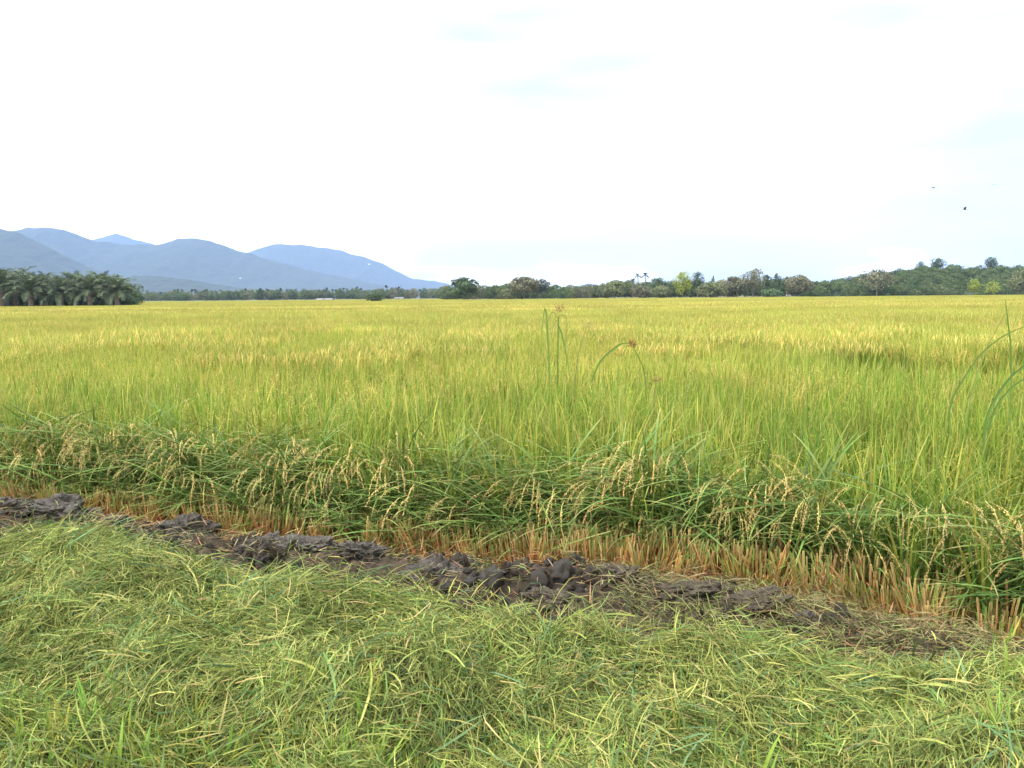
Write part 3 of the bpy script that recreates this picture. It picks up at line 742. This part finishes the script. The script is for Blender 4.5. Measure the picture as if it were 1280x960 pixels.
ridge('mountain', [(60, 330), (110, 300), (135, 294), (150, 291), (165, 295), (195, 304), (240, 330), (280, 360)], 8200, 900, 900, 'small pale peak showing over the double-humped mountain', 13)
ridge('mountain', [(240, 350), (300, 318), (330, 308), (345, 304), (378, 304), (410, 309), (450, 318), (480, 328), (495, 338), (515, 347), (540, 350), (560, 354), (590, 366), (630, 372)], 7400, 1200, 1300, 'pale blue mountain falling away towards the lone round tree', 14)
ridge('mountain', [(110, 362), (150, 346), (185, 343), (230, 348), (280, 356), (330, 362), (400, 368), (460, 374)], 2900, 500, 500, 'low darker foothill between mountains and palm belt', 15)
ridge('mountain', [(590, 371), (620, 360), (640, 355), (660, 360), (700, 362), (735, 354), (760, 359), (800, 364), (840, 370)], 6800, 600, 600, 'faint low blue hills behind the middle tree line', 16)

# low wooded hill at the right
def hill_z(x, y):
    px = 640 + F * x / y
    prof = np.interp(px, [985, 1030, 1080, 1130, 1180, 1250, 1330, 1420, 1540], [0, 3.5, 7, 10, 11.5, 11, 9, 6, 0])
    return prof * np.clip(1 - np.abs((y - 420) / 85.0), 0, 1) ** .7 - .3
nx, ny = 60, 30; V = []; Fc = []
for j in range(ny):
    for i in range(nx):
        yy = 335 + 172 * j / (ny - 1); xx = (980 - 640 + i / (nx - 1) * 570) / F * yy; V.append((xx, yy, float(hill_z(xx, yy)) - (.1 if j in (0, ny - 1) or i in (0, nx - 1) else 0)))
for j in range(ny - 1):
    for i in range(nx - 1):
        a = j * nx + i; Fc.append((a, a + 1, a + nx + 1, a + nx))
tag(obj('hill', mesh('hill', V, Fc, smooth=True), M_HILL), 'low wooded hill at the right of the field', kind='structure')

# ------------------------------------------------------------------ trees
def crown_mesh(name, rx, rz, zc, col_, n=1700, seed=0, leaf=.42, lobes=13, gap=.25, flat=0.0, conic=0.0):
    g = np.random.default_rng(seed); V = []; Fc = []; C = []
    lob = []
    for i in range(lobes):
        zz = 1 - 2 * (i + .5) / lobes; a = i * 2.399 + g.uniform(-.4, .4); k_ = math.sqrt(1 - zz * zz)
        if conic: k_ = max(.15, (1 - (zz + 1) / 2 * conic)) * .9
        rr = g.uniform(.48, .70)
        lob.append((rr * math.cos(a) * k_, rr * math.sin(a) * k_, zz * g.uniform(.55, .72), g.uniform(.3, .48) * (1 if not conic else .45 + .55 * k_), g.uniform(.7, 1.3)))
    lob += [(0, 0, -.1, .55 if not conic else .4, 1.0)] * 2; lob.append((g.uniform(-.2, .2), 0, .68, .32 if not conic else .2, 1.1))
    nl = len(lob)
    for i in range(n):
        lx, ly, lz, lr, lt = lob[int(g.integers(nl))]
        d = g.normal(size=3); d /= np.linalg.norm(d); r = lr * g.uniform(.45, 1.05) ** .6
        p = np.array([(lx + d[0] * r) * rx, (ly + d[1] * r) * rx, zc + (lz + d[2] * r * .85) * rz])
        nrm = d + g.normal(0, .55, 3); nrm /= np.linalg.norm(nrm)
        u = np.cross(nrm, g.normal(size=3)); u /= np.linalg.norm(u) + 1e-9; v = np.cross(nrm, u)
        s_ = leaf * g.uniform(.6, 1.3); b = len(V)
        V += [p - u * s_ * .6, p + v * s_ * .35, p + u * s_ * .6, p - v * s_ * .35]
        c = np.array(col_) * lt * g.uniform(.8, 1.22); C += [c] * 4; Fc.append((b, b + 1, b + 2, b + 3))
    me = mesh(name, V, Fc, C); me.materials.append(M_TREE); return me
def limb_tubes(h, zc, rx, rz, seed, r):
    g = random.Random(seed); V = []; Fc = []
    def tube(pts, ra, rb, ns=6):
        n = len(pts); base = len(V)
        for i, p in enumerate(pts):
            t = i / (n - 1); rr = ra + (rb - ra) * t
            for k_ in range(ns):
                a = 6.283 * k_ / ns; V.append((p[0] + rr * math.cos(a), p[1] + rr * math.sin(a), p[2]))
            if i:
                for k_ in range(ns):
                    a = base + (i - 1) * ns; Fc.append((a + k_, a + (k_ + 1) % ns, a + ns + (k_ + 1) % ns, a + ns + k_))
    tube([(0, 0, -.3), (g.uniform(-.1, .1), 0, zc * .4), (g.uniform(-.3, .3), g.uniform(-.2, .2), zc), (0, 0, zc + rz * .6)], r, r * .25, 8)
    for i in range(6):
        a = g.uniform(0, 6.28); z0 = zc * g.uniform(.5, .95)
        tube([(0, 0, z0), (rx * .3 * math.cos(a), rx * .3 * math.sin(a), z0 + rz * .35), (rx * .7 * math.cos(a), rx * .7 * math.sin(a), zc + rz * g.uniform(-.2, .5))], r * .45, r * .1, 5)
    return V, Fc
TG = {'dark': (.075, .112, .048), 'olive': (.15, .17, .08), 'brown': (.165, .165, .095), 'green': (.095, .15, .065), 'bright': (.24, .29, .05), 'grey': (.12, .14, .10)}
def tree(name, label, px, topy, wpx, d, tone, seed, cat='tree', n=1700, trunk=.25, conic=0, leaf=None, group=None, basez=-.3):
    b = ground_at(px, d, basez); ht = (top_z(px, topy, d) - basez) * 1.08; rx = wpx / F * d / 2 * 1.18
    zlow = ht * trunk; rz = (ht - zlow) / 2; zc = zlow + rz
    t = empty(name, b, seed * 1.3); tag(t, label, cat, group)
    V, Fc = limb_tubes(ht, zc, rx, rz, seed, max(.10, ht * .025)); tm = mesh('trunk', V, Fc, smooth=True); obj('trunk', tm, M_BARK, t)
    obj('crown', crown_mesh('crown', rx, rz * .92, zc, TG[tone], n, seed, leaf or max(.25, rx * .115), conic=conic), M_TREE, t)
    return t
GT = 'trees along the far edge of the field'
tree('tree', 'lone round dark tree at the foot of the pale blue mountain', 580, 347, 37, 290, 'dark', 1, n=2600, trunk=.12)
tree('bush', 'low dark green bush standing alone in front of the palm belt', 470, 366, 22, 250, 'dark', 2, 'bush', n=1300, trunk=.04)
tree('tree', 'wide brownish grey tree right of the lone round tree', 655, 347, 40, 310, 'brown', 3, group=GT, n=2300)
tree('tree', 'grey-green tree leaning against the wide brownish tree', 677, 349, 22, 315, 'grey', 4, group=GT)
tree('tree', 'olive round-topped tree left of the coconut palms', 769, 350, 32, 320, 'olive', 5, group=GT, trunk=.1)
tree('tree', 'low brown tree under the coconut palms', 801, 357, 26, 322, 'brown', 6, group=GT, trunk=.08)
tree('tree', 'dark flat-topped tree just right of the coconut palms', 822, 348, 24, 330, 'dark', 7, group=GT)
tree('tree', 'small olive tree between coconut palms and bright tree', 827, 357, 28, 318, 'olive', 8, group=GT, trunk=.05)
tree('tree', 'bright yellow-green tree, tallest and lightest of the tree line', 853, 340, 23, 315, 'bright', 9, group=GT, trunk=.1, n=2000)
tree('tree', 'dark domed tree directly right of the bright tree', 872, 340, 17, 330, 'dark', 10, group=GT)
tree('tree', 'narrow dark pointed tree between two olive crowns', 891, 344, 8, 335, 'dark', 11, group=GT, conic=.8, n=900)
tree('tree', 'olive-brown tree in front of the narrow pointed tree', 889, 352, 36, 318, 'olive', 12, group=GT, trunk=.06)
tree('tree', 'broad grey-brown tree left of the thin sparse tree', 916, 346, 38, 325, 'brown', 13, group=GT, trunk=.1, n=2200)
tree('tree', 'thin sparse brownish tree rising over its neighbours', 941, 337, 30, 322, 'brown', 14, group=GT, n=1100)
tree('tree', 'dark conical tree right of the thin sparse tree', 958, 343, 17, 335, 'dark', 15, group=GT, conic=.5)
tree('tree', 'dark tree in the middle of the three dark conical trees', 971, 341, 15, 338, 'dark', 16, group=GT, conic=.5)
tree('tree', 'dark slim tree at the right end of the conical trees', 983, 345, 11, 336, 'dark', 17, group=GT, conic=.6)
tree('bush', 'dense dark green bush below the conical trees', 965, 361, 24, 315, 'green', 18, 'bush', trunk=.03)
tree('tree', 'olive-brown spreading tree at the foot of the wooded hill', 997, 344, 36, 320, 'brown', 19, group=GT, trunk=.1, n=2200)
tree('tree', 'pale bare-looking brown tree in front of the wooded hill', 1096, 337, 44, 330, 'brown', 20, group=GT, n=800)
tree('tree', 'lime green rounded small tree before the wooded hill', 1217, 349, 16, 300, 'bright', 21, group=GT, trunk=.1, n=1300)
tree('tree', 'ragged yellow-green small tree right of the lime green one', 1240, 351, 19, 302, 'bright', 22, group=GT, trunk=.1, n=700)
tree('tree', 'olive tree cut by the right picture edge', 1276, 338, 34, 298, 'olive', 23, group=GT, trunk=.1, n=2000)
for (px, ty, wd, tn, lb, cn) in ((1149, 327, 12, 'dark', 'leftmost dark tree standing above the wooded hill crest', 0), (1170, 323, 18, 'dark', 'spreading ragged tree above the middle of the hill crest', 0),
                                 (1237, 321, 17, 'dark', 'rounded dark tree standing tallest on the wooded hill', 0)):
    hz = float(hill_z((px - 640) / F * 420, 420.0))
    tree('tree', lb, px, ty, wd, 420, tn, px, group='trees standing above the hill', conic=cn, basez=hz - .2, trunk=.2, n=1300)
tree('bush', 'tiny dark bush at the field edge below the wooded hill', 1110, 366, 6, 285, 'dark', 31, 'bush', n=200, trunk=.03)
tree('bush', 'small dark shrub at the field edge left of the olive tree', 758, 373, 7, 300, 'dark', 32, 'bush', n=200, trunk=.03)
tree('bush', 'low green bush with bright top beside the grey-green tree', 703, 359, 20, 312, 'green', 33, 'bush', n=1200, trunk=.05)
tree('bush', 'olive bush left of the wide brownish tree', 637, 361, 24, 318, 'olive', 34, 'bush', n=1200, trunk=.05)

# far woods that read as one mass
def palm_small(seed):
    b = Blades(); g = np.random.default_rng(seed)
    hgt = g.uniform(6, 8.5); 
    b.strip([(0, 0, 0), (.2, 0, hgt * .5), (.1, 0, hgt)], [.35, .28, .22], (1, 0, 0), (.12, .1, .08), (.12, .1, .08))
    b.strip([(0, 0, 0), (.2, 0, hgt * .5), (.1, 0, hgt)], [.35, .28, .22], (0, 1, 0), (.12, .1, .08), (.12, .1, .08))
    for i in range(18):
        c = np.array((.045, .065, .025)) * g.uniform(.8, 1.3); b.blade((.1, 0, hgt), i * 2.4, g.uniform(2.4, 3.6), .75, g.uniform(.2, 1.3), g.uniform(.9, 1.5), 5, c, c, base=.4)
    return b.mesh('far_palm', M_PALM)
FAR = [crown_mesh('far_crown', 4.2, 3.6, 4.2, c, 700, 100 + i, .6) for i, c in enumerate(((.09, .125, .05), (.12, .15, .065), (.15, .155, .085), (.08, .118, .045)))] + [palm_small(200 + i) for i in range(4)]
C_FAR = proto_coll('proto_far', FAR)
def wood(name, label, pts):
    pts = np.array(pts); n = len(pts); rot = np.zeros((n, 3)); rot[:, 2] = rng.uniform(0, 6.28, n)
    scatter(name, C_FAR, pts[:, :3], rot, np.stack([pts[:, 3]] * 3, 1), pts[:, 4].astype(int), label)
L_ = []
for i in range(480):
    px = rng.uniform(150, 640); d = rng.uniform(600, 720); g = ground_at(px, d)
    pal = rng.random() < .3; L_.append((g.x, g.y, -.3, rng.uniform(.75, 1.15) if pal else rng.uniform(.8, 1.3), rng.integers(4, 8) if pal else rng.integers(0, 4)))
wood('distant_palm_belt', 'hazy belt of palms and trees below the mountains', L_)
L_ = []
for i in range(300):
    px = rng.uniform(555, 1040); d = rng.uniform(342, 420); g = ground_at(px, d)
    pal = rng.random() < .12; sc_ = rng.uniform(.85, 1.2) * (.85 if px < 760 else 1); L_.append((g.x, g.y, -.3, sc_ * (.75 if pal else 1), rng.integers(4, 8) if pal else rng.integers(0, 4)))
wood('distant_treeline', 'mixed low woods behind the single trees', L_)
L_ = []
for i in range(1150):
    px = rng.uniform(1000, 1470); d = rng.uniform(330, 480); x_ = (px - 640) / F * d
    L_.append((x_, d, float(hill_z(x_, d)) - .6, rng.uniform(.5, .85), rng.choice([0, 0, 3, 3, 1])))
wood('hillside_forest', 'dense dark green forest covering the low hill', L_)

# coconut palms above the tree line
def palm_crown(seed, n=16, L=2.3):
    b = Blades(); g = np.random.default_rng(seed)
    for i in range(n):
        c = np.array((.045, .065, .03)) * g.uniform(.8, 1.2); b.blade((0, 0, 0), i * 2.4, L * g.uniform(.8, 1.1), .55, g.uniform(.5, 1.9), g.uniform(.7, 1.3), 6, c, c, base=.4)
    return mesh('crown', b.v, b.f, b.c)
for i, (px, ty, lb) in enumerate(((790.5, 348, 'shortest and leftmost of the three slender coconut palms'), (797, 341.5, 'middle one of the three slender coconut palms'), (807, 341, 'tallest coconut palm, right of the other two'))):
    d = 335 + 4 * i; b = ground_at(px, d); ht = top_z(px, ty + 3, d) + .3
    t = empty('coconut_palm', b); tag(t, lb, 'palm', 'coconut palms above the tree line')
    V = [Vector((.25 * math.sin(k_ / 8 * 2 + i), 0, ht * k_ / 8)) for k_ in range(9)]
    obj('trunk', tube_mesh('trunk', V, .26, .17, (.14, .12, .1), (.14, .12, .1)), M_BARK, t)
    c = obj('crown', palm_crown(300 + i, 22, 2.7), M_PALM, t); c.location = V[-1]

# ------------------------------------------------------------------ oil palm grove
def frond_mesh(seed):
    g = np.random.default_rng(seed); b = Blades(); L = 5.3; seg = 9
    cr_ = (.10, .11, .05); pts = b.blade((0, 0, 0), 0, L, .10, 0, 1.35, seg, cr_, cr_, base=1, pw=1.4)
    pts = np.array(pts); n = 34
    for i in range(n):
        t = .1 + .9 * i / n; k_ = min(int(t * seg), seg - 1); f = t * seg - k_; p = pts[k_] * (1 - f) + pts[k_ + 1] * f; tg = pts[k_ + 1] - pts[k_]; tg /= np.linalg.norm(tg)
        ll = 1.0 * math.sin(math.pi * min(1, .15 + t * .85)) ** .6 * g.uniform(.75, 1.1) + .12
        for sgn in (-1, 1):
            d = np.array([0, sgn, 0]) * .8 + tg * .55 + np.array([0, 0, g.normal(.05, .3)]); d /= np.linalg.norm(d)
            c = np.array((.085, .115, .055)) * g.uniform(.65, 1.4)
            q = p + d * ll * .55; e = p + d * ll + np.array([0, 0, -.25 * ll])
            b.strip([p, q, e], [.10, .12, 0], tg, c, c)
    me = mesh('frond', b.v, b.f, b.c); me.materials.append(M_PALM); return me
FR = [frond_mesh(400 + i) for i in range(4)]
V, Fc = [], []
for i in range(14):
    z = -.2 + i * .25; r = .42 + .10 * (i % 2)
    for k_ in range(9): V.append((r * math.cos(k_ * .698), r * math.sin(k_ * .698), z))
    if i:
        for k_ in range(9):
            a = (i - 1) * 9; Fc.append((a + k_, a + (k_ + 1) % 9, a + 9 + (k_ + 1) % 9, a + 9 + k_))
TRK = mesh('trunk', V, Fc); TRK.materials.append(M_BARK)
grove = [(2, 160, 1.0, 'oil palm cut by the left picture edge'), (38, 158, .92, 'front oil palm with pale drooping fronds, second from the left edge'),
         (76, 159, .95, 'front oil palm in the middle of the grove'), (112, 160, .95, 'front oil palm right of the grove middle'),
         (146, 161, .88, 'oil palm at the right end of the grove, nearest the mountains'), (20, 168, 1.05, 'oil palm in the second row behind the two leftmost palms'),
         (57, 169, 1.04, 'second row oil palm between the front palms left of the middle'), (95, 170, 1.03, 'second row oil palm just right of the grove middle'),
         (129, 171, 1.0, 'second row oil palm near the right end'), (8, 178, 1.08, 'tall oil palm at the back of the grove by the left edge'),
         (44, 179, 1.05, 'back row oil palm behind the pale drooping fronds'), (82, 180, 1.08, 'back row oil palm behind the grove middle'), (118, 181, 1.02, 'back row oil palm near the right end of the grove')]
for i, (px, d, sc_, lb) in enumerate(grove):
    g = random.Random(500 + i); b = ground_at(px, d); t = empty('oil_palm', b, g.uniform(0, 6.28)); t.scale = (sc_ * (1.12 + .15 * g.uniform(-1, 1)),) * 3; tag(t, lb, 'palm', 'oil palms of the left grove')
    o = obj('trunk', TRK, None, t); o.scale = (1, 1, 1.2)
    nf = 28
    for k_ in range(nf):
        o = obj('frond', FR[k_ % 4], None, t); u = k_ / nf
        o.location = (0, 0, 3.6); o.rotation_euler = (0, -.05 + 1.75 * u + g.uniform(-.1, .1), k_ * 2.399); o.rotation_mode = 'XYZ'
        o.scale = (1, 1, 1) if u > .15 else (.8,) * 3
# scrub and shade plants inside the grove
L_ = []
for i in range(120):
    px = rng.uniform(-40, 165); d = rng.uniform(170, 200); g = ground_at(px, d); L_.append((g.x, g.y, -.5, rng.uniform(.5, .8), rng.choice([0, 3])))
wood('undergrowth', 'dark undergrowth between the oil palm trunks', L_)

# ------------------------------------------------------------------ small far buildings
def shed(px, d, wd, dp, hw, hr, label):
    b = ground_at(px, d); t = empty('farm_shed', b); tag(t, label, 'shed', 'far pale sheds')
    a, c = wd / 2, dp / 2
    V = [(-a, -c, 0), (a, -c, 0), (a, c, 0), (-a, c, 0), (-a, -c, hw), (a, -c, hw), (a, c, hw), (-a, c, hw), (-a, 0, hw + hr), (a, 0, hw + hr)]
    obj('wall', mesh('wall', V, [(0, 1, 5, 4), (1, 2, 6, 9, 5), (2, 3, 7, 6), (3, 0, 4, 8, 7)]), M_WALL, t)
    e = .4; V = []
    for x_ in (-a - e, a + e):
        V += [(x_, -c - e, hw - .15), (x_, 0, hw + hr + .05), (x_, c + e, hw - .15), (x_, -c - e, hw - .05), (x_, 0, hw + hr + .17), (x_, c + e, hw - .05)]
    obj('roof', mesh('roof', V, [(0, 1, 7, 6), (1, 2, 8, 7), (3, 9, 10, 4), (4, 10, 11, 5), (0, 6, 9, 3), (2, 5, 11, 8), (0, 3, 4, 1), (1, 4, 5, 2), (6, 7, 10, 9), (7, 8, 11, 10)]), M_ROOF, t)
    obj('door', mesh('door', [(-.5, -c - .05, 0), (.5, -c - .05, 0), (.5, -c - .05, 2), (-.5, -c - .05, 2)], [(0, 1, 2, 3)]), M_BARK, t)
shed(406, 596, 11, 6, 1.2, .8, 'long pale shed at the foot of the palm belt, left of the lone bush')
shed(499, 598, 6, 5, 1.4, 1., 'small pale shed at the foot of the palm belt, right of the lone bush')
shed(-1, 166, 2, 3, 3.4, .6, 'white building glimpsed through the oil palms at the left edge')
shed(985, 312, 1.1, 1.2, 1.3, .4, 'tiny white shed under the dark conical trees')

# ------------------------------------------------------------------ birds
def bird(px, py, d, span, mat, label, flap, rz, nm='bird'):
    c = at(px, py, d); V = []; Fc = []
    ns = 8; st = [(-.5, .005, 0), (-.38, .05, .01), (-.2, .095, 0), (0, .11, 0), (.18, .085, .01), (.3, .06, .03), (.38, .07, .045), (.45, .035, .045), (.56, .004, .04)]
    for (yy, r_, zz) in st:
        for k_ in range(ns): V.append((r_ * math.cos(6.283 * k_ / ns) * span * .5, yy * span * .5, (zz + r_ * .85 * math.sin(6.283 * k_ / ns)) * span * .5))
    for i in range(len(st) - 1):
        for k_ in range(ns):
            a = i * ns; Fc.append((a + k_, a + (k_ + 1) % ns, a + ns + (k_ + 1) % ns, a + ns + k_))
    t = empty(nm, c, rz); tag(t, label, 'bird', 'birds flying over the field')
    obj('body', mesh('body', V, Fc, smooth=True), mat, t)
    for sg in (-1, 1):
        W = []; h_ = span / 2
        for (u, fr, bk) in ((0.05, .16, -.16), (.3, .20, -.20), (.55, .18, -.16), (.8, .06, -.16), (1.0, -.12, -.17)):
            zz = flap * (u if u < .5 else .5 + (u - .5) * .3) * h_
            W += [(sg * u * h_, fr * h_, zz + .01 * h_), (sg * u * h_, bk * h_, zz), (sg * u * h_, (fr + bk) / 2 * h_, zz - .02 * h_)]
        Wf = []
        for i in range(4):
            a = 3 * i; Wf += [(a, a + 3, a + 4, a + 1), (a, a + 2, a + 5, a + 3), (a + 1, a + 4, a + 5, a + 2)]
        obj('wing', mesh('wing', W, Wf), mat, t)
    obj('tail', mesh('tail', [(-.05 * span, -.22 * span, 0), (.05 * span, -.22 * span, 0), (.07 * span, -.34 * span, .005), (-.07 * span, -.34 * span, .005)], [(0, 1, 2, 3)]), mat, t)
bird(1167, 235, 60, .5, M_BIRD, 'dark bird left of the other two small dark birds in the sky', .5, .6)
bird(1243, 230.5, 64, .5, M_BIRD, 'dark bird highest and farthest right in the sky', -.3, -.8)
bird(1206, 262, 50, .55, M_BIRD, 'largest dark bird, lowest of the three in the sky', .9, 1.3)
bird(300, 348, 180, 1.1, M_EGRET, 'white bird flying low over the belt at the mountain foot', .4, 1.2)
bird(461, 331, 200, 1.0, M_EGRET, 'white bird against the right slope of the pale mountain', .9, .9)
bird(514, 318, 150, .5, M_BIRD, 'faint bird in the white sky above the mountain slope', .2, 1.0)
bird(506, 133, 150, .4, M_BIRD, 'tiny bird high in the white sky left of centre', .1, .4)

# ------------------------------------------------------------------ haze
Bx = [(-8600, -2600, -1.4), (8600, -2600, -1.4), (8600, 13600, -1.4), (-8600, 13600, -1.4), (-8600, -2600, 820), (8600, -2600, 820), (8600, 13600, 820), (-8600, 13600, 820)]
hm = mesh('haze', Bx, [(0, 3, 2, 1), (4, 5, 6, 7), (0, 1, 5, 4), (1, 2, 6, 5), (2, 3, 7, 6), (3, 0, 4, 7)])
M_HAZE = bpy.data.materials.new('haze'); M_HAZE.use_nodes = True; t = M_HAZE.node_tree; t.nodes.clear()
ho = t.nodes.new('ShaderNodeOutputMaterial'); pv = t.nodes.new('ShaderNodeVolumePrincipled')
pv.inputs['Color'].default_value = (.42, .6, 1.0, 1); pv.inputs['Density'].default_value = 9.5e-5
pv.inputs['Density Attribute'].default_value = ''
t.links.new(pv.outputs[0], ho.inputs['Volume'])
tag(obj('haze', hm, M_HAZE), 'thin bluish haze over the whole plain', kind='stuff')
